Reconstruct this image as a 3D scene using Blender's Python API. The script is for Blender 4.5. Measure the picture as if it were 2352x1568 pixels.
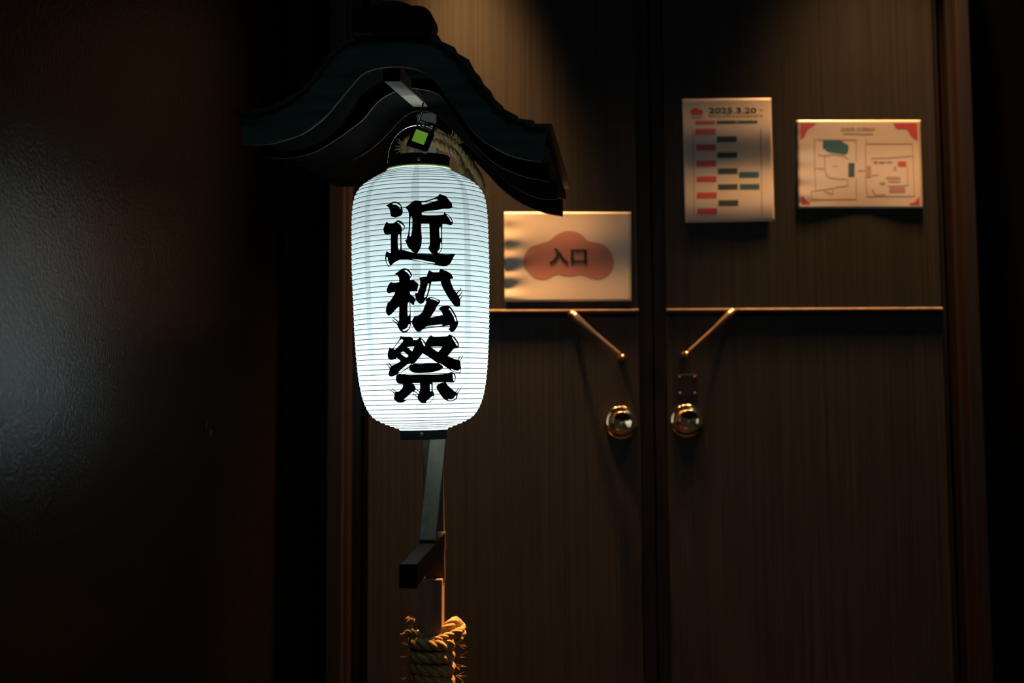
import bpy, bmesh, math, random
from mathutils import Vector, Matrix
from mathutils.geometry import tessellate_polygon

for o in list(bpy.data.objects):
    bpy.data.objects.remove(o)
sc = bpy.context.scene
COL = sc.collection
random.seed(7)
PI = math.pi

# ------------------------------------------------------------------ camera
F = 2352 * 50 / 36.0
CAM = Vector((0.0, 0.0, 0.87))
TILT, ROLL = math.radians(5.5), 0.0052
fwd = Vector((0, math.cos(TILT), math.sin(TILT)))
u0 = Vector((0, -math.sin(TILT), math.cos(TILT)))
r0 = Vector((1, 0, 0))
rgt = r0 * math.cos(ROLL) - u0 * math.sin(ROLL)
upv = r0 * math.sin(ROLL) + u0 * math.cos(ROLL)
cd = bpy.data.cameras.new('camera')
cam = bpy.data.objects.new('camera', cd)
COL.objects.link(cam)
cam.matrix_world = Matrix(((rgt.x, upv.x, -fwd.x, CAM.x), (rgt.y, upv.y, -fwd.y, CAM.y),
                           (rgt.z, upv.z, -fwd.z, CAM.z), (0, 0, 0, 1)))
cd.sensor_width = 36
cd.lens = 50
cd.clip_start = 0.05
cd.dof.use_dof = True
cd.dof.focus_distance = 2.50
cd.dof.aperture_fstop = 2.8
sc.camera = cam


def ray(px, py):
    return fwd + rgt * ((px - 1176) / F) - upv * ((py - 784) / F)


def P(px, py, Y):
    """world point seen at pixel px,py on the vertical plane y = Y"""
    d = ray(px, py)
    return CAM + d * (Y / d.y)


# ------------------------------------------------------------------ world, lamps, exposure
w = bpy.data.worlds.new('night')
sc.world = w
w.use_nodes = True
w.node_tree.nodes['Background'].inputs[0].default_value = (0.78, 0.95, 0.95, 1)
w.node_tree.nodes['Background'].inputs[1].default_value = 0.022
sc.view_settings.view_transform = 'Standard'
sc.view_settings.look = 'None'
sc.view_settings.exposure = 0.0
sc.view_settings.gamma = 1.0
sc.view_settings.use_curve_mapping = False

WARM = (1.0, 0.45, 0.15)


def spot(name, loc, target, power, size, blend, radius=0.025, color=WARM):
    l = bpy.data.lights.new(name, 'SPOT')
    l.energy = power
    l.color = color
    l.spot_size = math.radians(size)
    l.spot_blend = blend
    l.shadow_soft_size = radius
    o = bpy.data.objects.new(name, l)
    COL.objects.link(o)
    o.location = loc
    d = (Vector(target) - Vector(loc))
    o.rotation_euler = d.to_track_quat('-Z', 'Y').to_euler()
    return o


# downlights recessed in the eave above the doors
spot('eave_downlight', (-0.12, 3.21, 2.52), (-0.12, 3.24, 0.0), 380, 44, 1.0, 0.05)
spot('eave_downlight', (0.92, 3.18, 2.75), (0.88, 3.18, 0.0), 260, 50, 1.0, 0.08)
# higher downlights under the upper roof, skimming the doors
spot('eave_downlight', (0.22, 3.20, 3.70), (0.20, 3.18, 0.0), 600, 34, 1.0, 0.10)
spot('eave_downlight', (0.90, 3.20, 3.70), (0.86, 3.18, 0.0), 420, 34, 1.0, 0.10)
# narrow spotlight trained on the foot of the lantern stand
spot('eave_downlight', (0.46, 3.26, 2.60), (-0.10, 2.79, 0.50), 900, 11, 0.8, 0.03)
# added cool fill lamp, unseen, behind and to the right of the viewer
sl = bpy.data.lights.new('cool_fill_lamp', 'POINT')
sl.energy = 20
sl.color = (0.72, 0.95, 1.0)
sl.shadow_soft_size = 0.12
so = bpy.data.objects.new('cool_fill_lamp', sl)
so.location = (2.2, -2.8, 3.4)
COL.objects.link(so)


# ------------------------------------------------------------------ materials
def srgb(r, g, b):
    f = lambda c: (c / 12.92 if c <= 0.04045 else ((c + 0.055) / 1.055) ** 2.4)
    return (f(r / 255), f(g / 255), f(b / 255), 1)


def mat(name, col, rough=0.6, metal=0.0, spec=0.5, coat=0.0, coat_rough=0.15, noise=None, bump=None):
    """noise = (scale_xyz, amount): multiplies colour by a grain; bump = (scale_xyz, strength, distance)"""
    m = bpy.data.materials.new(name)
    m.use_nodes = True
    nt = m.node_tree
    b = nt.nodes['Principled BSDF']
    b.inputs['Base Color'].default_value = col
    b.inputs['Roughness'].default_value = rough
    b.inputs['Metallic'].default_value = metal
    b.inputs['Specular IOR Level'].default_value = spec
    b.inputs['Coat Weight'].default_value = coat
    b.inputs['Coat Roughness'].default_value = coat_rough
    geo = nt.nodes.new('ShaderNodeNewGeometry')

    def ntex(scale):
        mp = nt.nodes.new('ShaderNodeMapping')
        mp.inputs['Scale'].default_value = scale
        nt.links.new(geo.outputs['Position'], mp.inputs['Vector'])
        n = nt.nodes.new('ShaderNodeTexNoise')
        n.inputs['Scale'].default_value = 1
        n.inputs['Detail'].default_value = 5
        nt.links.new(mp.outputs['Vector'], n.inputs['Vector'])
        return n
    if noise:
        n = ntex(noise[0])
        mr = nt.nodes.new('ShaderNodeMapRange')
        mr.inputs['From Min'].default_value = 0.25
        mr.inputs['From Max'].default_value = 0.75
        mr.inputs['To Min'].default_value = 1 - noise[1]
        mr.inputs['To Max'].default_value = 1 + noise[1]
        nt.links.new(n.outputs['Fac'], mr.inputs['Value'])
        vm = nt.nodes.new('ShaderNodeVectorMath')
        vm.operation = 'SCALE'
        vm.inputs[0].default_value = col[:3]
        nt.links.new(mr.outputs['Result'], vm.inputs['Scale'])
        nt.links.new(vm.outputs['Vector'], b.inputs['Base Color'])
    if bump:
        n = ntex(bump[0])
        bp = nt.nodes.new('ShaderNodeBump')
        bp.inputs['Strength'].default_value = bump[1]
        bp.inputs['Distance'].default_value = bump[2]
        nt.links.new(n.outputs['Fac'], bp.inputs['Height'])
        nt.links.new(bp.outputs['Normal'], b.inputs['Normal'])
    return m


def paper_mat(name, col, trans):
    """thin lantern paper: light passes through it from the bulbs inside"""
    m = bpy.data.materials.new(name)
    m.use_nodes = True
    nt = m.node_tree
    for n in list(nt.nodes):
        nt.nodes.remove(n)
    out = nt.nodes.new('ShaderNodeOutputMaterial')
    mix = nt.nodes.new('ShaderNodeMixShader')
    mix.inputs[0].default_value = trans
    d = nt.nodes.new('ShaderNodeBsdfDiffuse')
    t = nt.nodes.new('ShaderNodeBsdfTranslucent')
    geo = nt.nodes.new('ShaderNodeNewGeometry')
    mp = nt.nodes.new('ShaderNodeMapping')
    mp.inputs['Scale'].default_value = (9, 9, 160)
    n = nt.nodes.new('ShaderNodeTexNoise')
    n.inputs['Scale'].default_value = 1
    n.inputs['Detail'].default_value = 4
    mr = nt.nodes.new('ShaderNodeMapRange')
    mr.inputs['From Min'].default_value = 0.3
    mr.inputs['From Max'].default_value = 0.7
    mr.inputs['To Min'].default_value = 0.93
    mr.inputs['To Max'].default_value = 1.0
    vm = nt.nodes.new('ShaderNodeVectorMath')
    vm.operation = 'SCALE'
    vm.inputs[0].default_value = col[:3]
    nt.links.new(geo.outputs['Position'], mp.inputs['Vector'])
    nt.links.new(mp.outputs['Vector'], n.inputs['Vector'])
    nt.links.new(n.outputs['Fac'], mr.inputs['Value'])
    nt.links.new(mr.outputs['Result'], vm.inputs['Scale'])
    for s in (d, t):
        nt.links.new(vm.outputs['Vector'], s.inputs['Color'])
    nt.links.new(d.outputs[0], mix.inputs[1])
    nt.links.new(t.outputs[0], mix.inputs[2])
    nt.links.new(mix.outputs[0], out.inputs[0])
    return m


GRAIN = (55, 55, 2.2)
M = dict(
    door=mat('dark_door_veneer', (0.034, 0.036, 0.036, 1), 0.55, spec=0.12, noise=((210, 210, 1.6), 0.32), bump=((300, 300, 5), 0.12, 0.001)),
    rail=mat('pale_rail_wood', (0.16, 0.12, 0.09, 1), 0.5, spec=0.3, noise=((40, 40, 40), 0.4)),  # paler base colour than the door panels
    stile=mat('dark_door_stile', (0.018, 0.016, 0.014, 1), 0.5, spec=0.14, noise=((150, 150, 3.0), 0.4)),
    jamb=mat('dark_red_jamb', (0.026, 0.019, 0.017, 1), 0.38, spec=0.35, noise=((90, 90, 3), 0.3)),
    black_wall=mat('black_panel', (0.006, 0.006, 0.006, 1), 0.7, spec=0.1),
    leaf=mat('black_lacquered_leaf', (0.005, 0.0048, 0.0045, 1), 0.31, spec=1.0, noise=((20, 20, 60), 0.3), bump=((150, 150, 150), 0.30, 0.004)),
    stone=mat('dark_floor_stone', (0.025, 0.022, 0.02, 1), 0.8, noise=((6, 6, 6), 0.3)),
    brass=mat('worn_brass', (0.78, 0.52, 0.30, 1), 0.13, metal=1.0),
    handle=mat('bronze_handle', (0.80, 0.52, 0.33, 1), 0.34, metal=1.0),
    darkmetal=mat('dark_lock_metal', (0.012, 0.009, 0.008, 1), 0.4, metal=0.0),
    steel=mat('steel', (0.6, 0.62, 0.64, 1), 0.25, metal=1.0),
    black=mat('black_plastic', (0.008, 0.009, 0.010, 1), 0.32, spec=0.5),
    blackmatt=mat('black_paint', (0.006, 0.006, 0.007, 1), 0.6, spec=0.3),
    ink=mat('black_ink', (0.006, 0.006, 0.008, 1), 0.5, spec=0.3, noise=((60, 60, 60), 0.7)),
    roof=mat('green_roof_board', (0.060, 0.125, 0.115, 1), 0.55, spec=0.3, noise=((7, 30, 60), 0.6)),  # blue-green base colour with coarse tone variation
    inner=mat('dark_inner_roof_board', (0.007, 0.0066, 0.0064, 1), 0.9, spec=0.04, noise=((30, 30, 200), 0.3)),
    edge=mat('lit_board_edge', (0.13, 0.10, 0.085, 1), 0.6, noise=((60, 60, 60), 0.4)),  # lantern-lit highlight along the boards' lower edges, painted as a paler colour
    screw=mat('dull_screw', (0.20, 0.12, 0.08, 1), 0.45, metal=1.0),
    tile=mat('dark_roof_tile', (0.045, 0.040, 0.038, 1), 0.45, noise=((40, 40, 40), 0.3)),
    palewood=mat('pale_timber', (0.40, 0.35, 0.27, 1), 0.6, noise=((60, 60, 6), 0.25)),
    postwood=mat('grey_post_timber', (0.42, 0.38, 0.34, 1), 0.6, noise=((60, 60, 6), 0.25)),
    post_shaded=mat('shaded_post_timber', (0.055, 0.036, 0.026, 1), 0.6, noise=((60, 60, 6), 0.25)),  # shade on the post below the lantern, put into a darker colour
    strutwood=mat('weathered_strut', (0.105, 0.10, 0.068, 1), 0.65, noise=((60, 60, 6), 0.3)),
    brownwood=mat('brown_timber', (0.30, 0.18, 0.10, 1), 0.6, noise=((80, 80, 6), 0.3)),
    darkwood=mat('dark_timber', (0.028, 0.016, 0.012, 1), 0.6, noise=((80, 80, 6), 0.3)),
    straw=mat('straw', (0.46, 0.31, 0.145, 1), 0.75, spec=0.2, noise=((300, 300, 300), 0.35)),
    paper=paper_mat('lantern_paper', (0.90, 0.92, 0.92, 1), 0.62),
    seam=paper_mat('lantern_paper_overlap', (0.74, 0.755, 0.745, 1), 0.60),
    rib=mat('dark_rib_wire', (0.06, 0.11, 0.11, 1), 0.6, spec=0.1),
    rim=paper_mat('yellow_green_rim', (0.75, 0.78, 0.15, 1), 0.5),
    sheet=mat('laminated_white_sheet', (0.74, 0.70, 0.62, 1), 0.5, coat=0.8, coat_rough=0.22),
    p_pink=mat('print_pink', (0.50, 0.23, 0.20, 1), 0.5, coat=0.8, coat_rough=0.22),
    p_red=mat('print_red', (0.62, 0.07, 0.07, 1), 0.5, coat=0.6, coat_rough=0.22),
    p_green=mat('print_dark_green', (0.035, 0.06, 0.05, 1), 0.5, coat=0.6, coat_rough=0.22),
    p_teal=mat('print_teal', (0.022, 0.12, 0.155, 1), 0.5, coat=0.6, coat_rough=0.22),
    p_black=mat('print_black', (0.02, 0.015, 0.015, 1), 0.5, coat=0.6, coat_rough=0.22),
    p_brown=mat('print_brown', (0.30, 0.20, 0.10, 1), 0.5, coat=0.6, coat_rough=0.22),
    p_line=mat('print_ochre_line', (0.50, 0.33, 0.18, 1), 0.5, coat=0.6, coat_rough=0.22),
)
g = bpy.data.materials.new('lit_green_display')
g.use_nodes = True
gb = g.node_tree.nodes['Principled BSDF']
gb.inputs['Base Color'].default_value = (0.10, 0.20, 0.02, 1)
gb.inputs['Emission Color'].default_value = (0.42, 0.90, 0.09, 1)
gb.inputs['Emission Strength'].default_value = 0.22
M['green'] = g

# ------------------------------------------------------------------ object helpers
WL = {}


def tag(o, label=None, cat=None, group=None, kind=None):
    if label:
        o['label'] = label
    if cat:
        o['category'] = cat
    if group:
        o['group'] = group
    if kind:
        o['kind'] = kind
    return o


def empty(name, loc, label, cat, group=None, kind=None):
    o = bpy.data.objects.new(name, None)
    o.empty_display_size = 0.05
    COL.objects.link(o)
    o.location = loc
    WL[o.name] = Vector(loc)
    return tag(o, label, cat, group, kind)


def mobj(name, verts, faces, material, parent=None, smooth=False):
    vs = [Vector(v) for v in verts]
    lo = Vector([min(v[i] for v in vs) for i in range(3)])
    hi = Vector([max(v[i] for v in vs) for i in range(3)])
    c = (lo + hi) / 2
    me = bpy.data.meshes.new(name)
    me.from_pydata([v - c for v in vs], [], faces)
    me.validate()
    me.materials.append(M[material])
    if smooth:
        for p in me.polygons:
            p.use_smooth = True
    o = bpy.data.objects.new(name, me)
    COL.objects.link(o)
    if parent:
        o.parent = parent
        o.location = c - WL[parent.name]
    else:
        o.location = c
    WL[o.name] = c
    return o


class MB:
    def __init__(s):
        s.v, s.f = [], []

    def add(s, vs, fs):
        n = len(s.v)
        s.v += [Vector(v) for v in vs]
        s.f += [tuple(i + n for i in f) for f in fs]
        return s

    def build(s, name, material, parent=None, smooth=False):
        return mobj(name, s.v, s.f, material, parent, smooth)


BOXF = [(0, 3, 2, 1), (4, 5, 6, 7), (0, 1, 5, 4), (1, 2, 6, 5), (2, 3, 7, 6), (3, 0, 4, 7)]


def bevel_mesh(vs, fs, wd, seg=2):
    bm = bmesh.new()
    bv = [bm.verts.new(v) for v in vs]
    for f in fs:
        bm.faces.new([bv[i] for i in f])
    bmesh.ops.recalc_face_normals(bm, faces=bm.faces)
    if wd > 0:
        bmesh.ops.bevel(bm, geom=list(bm.edges), offset=wd, segments=seg, affect='EDGES', profile=0.5)
    bm.verts.index_update()
    out = ([v.co.copy() for v in bm.verts], [tuple(v.index for v in f.verts) for f in bm.faces])
    bm.free()
    return out


def box(x0, x1, y0, y1, z0, z1, bev=0.0):
    vs = [(x0, y0, z0), (x1, y0, z0), (x1, y1, z0), (x0, y1, z0), (x0, y0, z1), (x1, y0, z1), (x1, y1, z1), (x0, y1, z1)]
    return bevel_mesh(vs, BOXF, bev)


def beam(a, b, wd, dp, side=Vector((1, 0, 0)), bev=0.002):
    """square timber from a to b, wd along side, dp across"""
    a, b = Vector(a), Vector(b)
    z = (b - a).normalized()
    x = (side - z * side.dot(z)).normalized()
    y = z.cross(x)
    vs = []
    for p in (a, b):
        for sx, sy in ((-1, -1), (1, -1), (1, 1), (-1, 1)):
            vs.append(p + x * (sx * wd / 2) + y * (sy * dp / 2))
    return bevel_mesh(vs, BOXF, bev)


def tube(pts, rad, n=8, closed=False, cap=True):
    pts = [Vector(p) for p in pts]
    N = len(pts)
    rads = rad if isinstance(rad, (list, tuple)) else [rad] * N
    tang = []
    for i in range(N):
        if closed:
            t = pts[(i + 1) % N] - pts[i - 1]
        else:
            t = pts[min(i + 1, N - 1)] - pts[max(i - 1, 0)]
        tang.append(t.normalized())
    nrm = tang[0].orthogonal().normalized()
    vs, fs = [], []
    for i in range(N):
        t = tang[i]
        nrm = (nrm - t * nrm.dot(t))
        nrm = nrm.normalized() if nrm.length > 1e-6 else t.orthogonal().normalized()
        bn = t.cross(nrm)
        for k in range(n):
            a = 2 * PI * k / n
            vs.append(pts[i] + (nrm * math.cos(a) + bn * math.sin(a)) * rads[i])
    m = N if closed else N - 1
    for i in range(m):
        j = (i + 1) % N
        for k in range(n):
            fs.append((i * n + k, i * n + (k + 1) % n, j * n + (k + 1) % n, j * n + k))
    if cap and not closed:
        fs.append(tuple(reversed(range(n))))
        fs.append(tuple((N - 1) * n + k for k in range(n)))
    return vs, fs


def lathe(profile, origin, ex, ey, ez, n=48, caps=False):
    """profile = [(radius, height)] turned round ez"""
    vs, fs = [], []
    for r, h in profile:
        for k in range(n):
            a = 2 * PI * k / n
            vs.append(origin + ex * (r * math.cos(a)) + ey * (r * math.sin(a)) + ez * h)
    for i in range(len(profile) - 1):
        for k in range(n):
            fs.append((i * n + k, i * n + (k + 1) % n, (i + 1) * n + (k + 1) % n, (i + 1) * n + k))
    if caps:
        fs.append(tuple(reversed(range(n))))
        fs.append(tuple((len(profile) - 1) * n + k for k in range(n)))
    return vs, fs


def catmull(pts, sub=6):
    pts = [Vector(p) for p in pts]
    out = []
    for i in range(len(pts) - 1):
        p0 = pts[i - 1] if i > 0 else pts[i] * 2 - pts[i + 1]
        p1, p2 = pts[i], pts[i + 1]
        p3 = pts[i + 2] if i + 2 < len(pts) else p2 * 2 - p1
        for k in range(sub):
            t = k / sub
            out.append(0.5 * ((2 * p1) + (p2 - p0) * t + (2 * p0 - 5 * p1 + 4 * p2 - p3) * t * t + (3 * p1 - p0 - 3 * p2 + p3) * t ** 3))
    out.append(pts[-1])
    return out


def prism(outline, d, ):
    """closed 3d outline swept by vector d"""
    n = len(outline)
    vs = [Vector(p) for p in outline] + [Vector(p) + d for p in outline]
    fs = [tuple(range(n)), tuple(reversed(range(n, 2 * n)))]
    for i in range(n):
        j = (i + 1) % n
        fs.append((j, i, i + n, j + n))
    return vs, fs


# ------------------------------------------------------------------ the setting
YD = 3.33                                     # face of the door panels


def X(px, Y=YD, py=700):
    return P(px, py, Y).x


def Z(py, Y=YD, px=1400):
    return P(px, py, Y).z


ZTOP = 2.30
o = MB().add([(-4, -1, 0), (4, -1, 0), (4, 4, 0), (-4, 4, 0)], [(0, 1, 2, 3)]).build('floor', 'stone')
tag(o, 'dark stone floor in front of the doors', 'floor', kind='structure')
o = MB().add(*box(-3.0, X(800), 3.44, 3.50, 0, 3.2)).build('wall_left', 'black_wall')
tag(o, 'black wall left of the door frame', 'wall', kind='structure')
o = MB().add(*box(X(2245), 3.2, 3.40, 3.50, 0, 3.2)).build('wall_right', 'black_wall')
tag(o, 'black wall right of the door frame', 'wall', kind='structure')
o = MB().add(*box(X(740), X(2270), 3.42, 3.50, 0, 3.2)).build('wall_back', 'black_wall')
tag(o, 'dark wall behind the double doors', 'wall', kind='structure')
o = MB().add(*box(X(756), X(2262), 3.27, 3.42, ZTOP, ZTOP + 0.12, 0.003)).build('trim_1', 'jamb')
tag(o, 'dark lintel over the double doors', 'trim', kind='structure')


# left jamb and right jamb, each of stepped mouldings
def jamb(name, label, spans):
    top = empty(name, (X((spans[0][0] + spans[0][1]) / 2), 3.36, 0), label, 'door frame', kind='structure')
    for a, b, yf in spans:
        MB().add(*box(X(a, yf), X(b, yf), yf, 3.42, 0, ZTOP, 0.004)).build('moulding', 'jamb', top)


jamb('trim_2', 'dark reddish door jamb behind the hanging lantern', [(752, 790, 3.27), (791, 805, 3.30), (806, 833, 3.37)])
jamb('trim_3', 'dark moulded door jamb on the right edge of the doors', [(2179, 2193, 3.365), (2195, 2214, 3.325), (2219, 2252, 3.29)])


def door(name, label, a, b, pa, pb, ledge_a, ledge_b):
    """a..b slab, pa..pb panels (pixels at the ledge height)"""
    xa, xb = X(a), X(b)
    t = MB().add(*box(xa, xb, 3.342, 3.39, 0.01, ZTOP - 0.004, 0.002)).build(name, 'stile')
    tag(t, label, 'door', kind='structure')
    zl, zr = Z(709), Z(738)
    MB().add(*box(X(pa), X(pb), YD, 3.3425, zl - 0.012, ZTOP - 0.06, 0.002)).build('upper_panel', 'door', t)
    MB().add(*box(X(pa), X(pb), YD, 3.3425, 0.10, zr + 0.012, 0.002)).build('lower_panel', 'door', t)
    # ledge rail with a chamfered top edge
    yf = YD - 0.008
    x0, x1 = X(ledge_a), X(ledge_b)
    zb = zl - 0.0065
    prof = [(3.3425, zb), (yf, zb), (yf, zl - 0.0040), (yf + 0.006, zl), (3.3425, zl)]
    MB().add(*prism([(x0, y, z) for y, z in prof], Vector((x1 - x0, 0, 0)))).build('ledge_rail', 'rail', t)
    return t


d1 = door('door_1', 'dark wooden door leaf behind the lantern with entrance sheet', 836, 1499, 846, 1466, 846, 1466)
d2 = door('door_2', 'dark wooden door leaf carrying schedule and map sheets', 1503, 2177, 1531, 2163, 1531, 2163)


def knob(t, px, py):
    c = P(px, py, YD)
    ez, ex, ey = Vector((0, -1, 0)), Vector((1, 0, 0)), Vector((0, 0, 1))
    R = 0.0385
    MB().add(*lathe([(R, -0.001), (R, 0.0035), (R * 0.985, 0.0052), (R * 0.95, 0.0062), (R * 0.60, 0.0106), (R * 0.58, 0.0100), (0.012, 0.0100)], c, ex, ey, ez, 64)).build('knob_rose', 'brass', t, True)
    MB().add(*lathe([(0.012, 0.009), (0.012, 0.026), (0.0150, 0.031), (0.0215, 0.036), (0.0240, 0.043), (0.0240, 0.050), (0.0232, 0.0535), (0.0215, 0.0545), (0.0205, 0.0540),
                     (0.0015, 0.0478), (0.0003, 0.0477)], c, ex, ey, ez, 64)).build('door_knob', 'brass', t, True)


knob(d1, 1426, 970)
knob(d2, 1577, 966)


def pull(t, a, b):
    """slanting bronze pull: a thick end (top), b thin end"""
    A, B = P(a[0], a[1], YD - 0.045), P(b[0], b[1], YD - 0.045)
    n = 14
    pts = [A.lerp(B, i / n) for i in range(n + 1)]
    rad = [0.0085 if i < 1 else 0.0085 - 0.0035 * min(1, (i - 1) / 5) for i in range(n + 1)]
    mb = MB().add(*tube(pts, rad, 12))
    h = mb.build('pull_handle', 'handle', t, True)
    for c, r in ((A, 0.0088), (B, 0.0066)):
        ez, ex, ey = Vector((0, 1, 0)), Vector((1, 0, 0)), Vector((0, 0, 1))
        prof = [(0.0004, -r), (r * 0.6, -r * 0.8), (r, 0), (r * 0.75, 0.008), (r * 0.62, 0.020), (r * 0.7, 0.036), (r * 1.3, 0.041), (r * 1.3, 0.046)]
        MB().add(*lathe(prof, c, ex, ey, ez, 20)).build('handle_post', 'handle', t, True)


pull(d1, (1315, 721), (1430, 819))
pull(d2, (1682, 716), (1577, 812))

# small dark lock plate above the right knob
c = P(1578, 885, YD)
pl = MB().add(*box(c.x - 0.024, c.x + 0.024, YD - 0.005, YD + 0.001, c.z - 0.026, c.z + 0.026, 0.0015)).build('lock_plate', 'darkmetal', d2)
for sx in (-1, 1):
    for sz in (-1, 1):
        cc = Vector((c.x + sx * 0.0175, YD - 0.005, c.z + sz * 0.019))
        MB().add(*lathe([(0.0034, 0), (0.0034, 0.001), (0.0022, 0.0022), (0.0003, 0.0026)], cc, Vector((1, 0, 0)), Vector((0, 0, 1)), Vector((0, -1, 0)), 12)).build('screw', 'screw', pl, True)

# lacquered leaf standing open at the far left: mirrors the lantern
H = P(655, 700, 3.36)
PHI = math.radians(82.6)
e = Vector((-math.cos(PHI), -math.sin(PHI), 0))
nrm = Vector((math.sin(PHI), -math.cos(PHI), 0))          # towards the camera side
a0 = Vector((H.x, H.y, 0.02))
vs = []
for z in (0.02, ZTOP):
    for s, d in ((0, 0), (2.60, 0), (2.60, -0.04), (0, -0.04)):
        p = a0 + e * s + nrm * d
        vs.append((p.x, p.y, z))
leaf = MB().add(*bevel_mesh(vs, BOXF, 0.003)).build('door_3', 'leaf')
tag(leaf, 'black lacquered door leaf standing open at the far left', 'door', kind='structure')
t0 = P(478, 988, 2.0)
d = ray(478, 988)
tt = (a0 - CAM).dot(nrm) / d.dot(nrm)
fp = CAM + d * tt
MB().add(*lathe([(0.019, -0.001), (0.019, 0.002), (0.0175, 0.003), (0.0155, 0.002), (0.0145, -0.0005), (0.001, -0.0005)], fp, e, Vector((0, 0, 1)), nrm, 32)).build('finger_pull', 'darkmetal', leaf, True)

# ------------------------------------------------------------------ paper lantern
LT, LB = P(962.5, 388, 2.585), P(973, 987, 2.612)
lz = (LT - LB).normalized()
ly = Vector((0, 1, 0))
ly = (ly - lz * ly.dot(lz)).normalized()
lx = ly.cross(lz)
LH = (LT - LB).length
prof_px = [(388, 73), (394, 76), (402, 91), (410, 106), (418, 119), (427, 131.5), (437, 141), (447, 147), (456, 150.5), (476, 154.5), (510, 157),
           (582, 158.3), (643, 158.3), (712, 156.6), (755, 155.6), (809, 153), (863, 148.5), (895, 143.5), (913, 139.5), (930, 133.5), (943, 127),
           (957, 116.5), (965, 105), (972, 91), (979, 73), (985, 57), (987, 55)]
base = []
for py, r in prof_px:
    f_ = (987 - py) / (987 - 388)
    p = LB.lerp(LT, f_)
    depth = (p - CAM).dot(fwd)
    base.append((r * depth / F, f_ * LH))
base = catmull([Vector((r, h, 0)) for r, h in base], 5)
# arc-length resample into rib steps
cum = [0]
for i in range(1, len(base)):
    cum.append(cum[-1] + (base[i] - base[i - 1]).length)


def at_len(s):
    for i in range(1, len(cum)):
        if s <= cum[i] + 1e-9:
            f_ = (s - cum[i - 1]) / max(1e-9, cum[i] - cum[i - 1])
            return base[i - 1].lerp(base[i], f_)
    return base[-1]


NR, SUB = 60, 4
shell, ribs = [], []
for i in range(NR * SUB + 1):
    s = cum[-1] * i / (NR * SUB)
    p = at_len(s)
    q = at_len(min(cum[-1], s + 0.004)) - at_len(max(0, s - 0.004))
    q.normalize()
    inward = Vector((q.y, -q.x, 0))
    if inward.x > 0:
        inward = -inward
    k = i % SUB
    sag = 0.0013 * math.sin(PI * k / SUB)
    shell.append(p + inward * sag)
    if k == 0 and 0 < i < NR * SUB:
        ribs.append(p)
lantern = empty('paper_lantern', LB - lz * 0.02, 'tall white glowing paper lantern with three black brushed characters under the small roof', 'lantern')


def lp(r, a, h):
    """a = 0 faces the camera"""
    return LB + lx * (r * math.sin(a)) - ly * (r * math.cos(a)) + lz * h


def gore(a0, a1, n):
    vs, fs = [], []
    for p in shell:
        for k in range(n + 1):
            vs.append(lp(p.x, a0 + (a1 - a0) * k / n, p.y))
    for i in range(len(shell) - 1):
        for k in range(n):
            b = i * (n + 1) + k
            fs.append((b, b + 1, b + n + 2, b + n + 1))
    return vs, fs


SW = 0.058
for k in range(8):
    a = k * PI / 4
    MB().add(*gore(a - SW, a + SW, 2)).build('paper_overlap', 'seam', lantern, True)
    MB().add(*gore(a + SW, a + PI / 4 - SW, 13)).build('paper_panel', 'paper', lantern, True)
for p in ribs:
    ring = [lp(p.x + 0.0001, 2 * PI * k / 96, p.y) for k in range(96)]
    MB().add(*tube(ring, 0.00062, 5, closed=True)).build('rib_wire', 'rib', lantern, True)


def band(r, h0, h1, thick, name, n=64):
    return MB().add(*lathe([(r, h0), (r, h1), (r - 0.001, h1 + 0.0008), (r - thick, h1 + 0.0008), (r - thick, h0), (r, h0)], LB, lx, -ly, lz, n)).build(name, 'black', lantern, False)


rt = 70.5 * (LT - CAM).dot(fwd) / F
rb = 54 * (LB - CAM).dot(fwd) / F
top_band = band(rt, LH - 0.001, LH + 0.0205, 0.003, 'top_hoop')
bot_band = band(rb, -0.017, 0.002, 0.003, 'bottom_hoop')
MB().add(*lathe([(rb - 0.002, -0.012), (0.001, -0.012), (0.001, -0.009), (rb - 0.002, -0.009)], LB, lx, -ly, lz, 48)).build('base_board', 'blackmatt', lantern)
MB().add(*tube([lp(rt + 0.0024, 2 * PI * k / 96, LH - 0.0012) for k in range(96)], 0.0013, 6, closed=True)).build('rim_cord', 'rim', lantern, True)


def rivet(r, a, h, parent):
    c = lp(r, a, h)
    ez = (lx * math.sin(a) - ly * math.cos(a)).normalized()
    ex = ez.cross(lz)
    MB().add(*lathe([(0.0032, -0.001), (0.0036, 0.0006), (0.0030, 0.0015), (0.0018, 0.0008), (0.0003, 0.0006)], c, ex, lz, ez, 20)).build('rivet', 'steel', parent, True)


rivet(rt, 0.055, LH + 0.0095, top_band)
rivet(rb, -0.03, -0.0075, bot_band)
# the hoop's overlapping end
a_ = -0.17
vs = []
for h in (LH + 0.0, LH + 0.020):
    for aa in (a_ - 0.05, a_ - 0.02, a_ + 0.02, a_ + 0.05):
        vs.append(lp(rt + 0.0006, aa, h))
MB().add(vs, [(0, 1, 5, 4), (1, 2, 6, 5), (2, 3, 7, 6)]).build('hoop_joint', 'black', top_band)
# wire bail and hook
hook_pt = P(968, 262, 2.572)
mid = lp(0, 0, LH + 0.02)
bail = []
for k in range(25):
    a = PI * k / 24
    b = lp(0, 0, LH + 0.012) - lx * (math.cos(a) * (rt + 0.001)) + lz * (math.sin(a) ** 0.9 * ((hook_pt - mid).length * 0.86))
    bail.append(b)
MB().add(*tube(bail, 0.0008, 6)).build('bail_wire', 'steel', lantern, True)
hk = [P(972, 236, 2.57), P(969, 250, 2.565), P(966, 268, 2.56), P(966, 284, 2.56), P(971, 292, 2.562), P(977, 288, 2.565), P(978, 280, 2.568)]
MB().add(*tube(catmull(hk, 5), 0.0016, 8)).build('hook', 'blackmatt', lantern, True)

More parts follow.
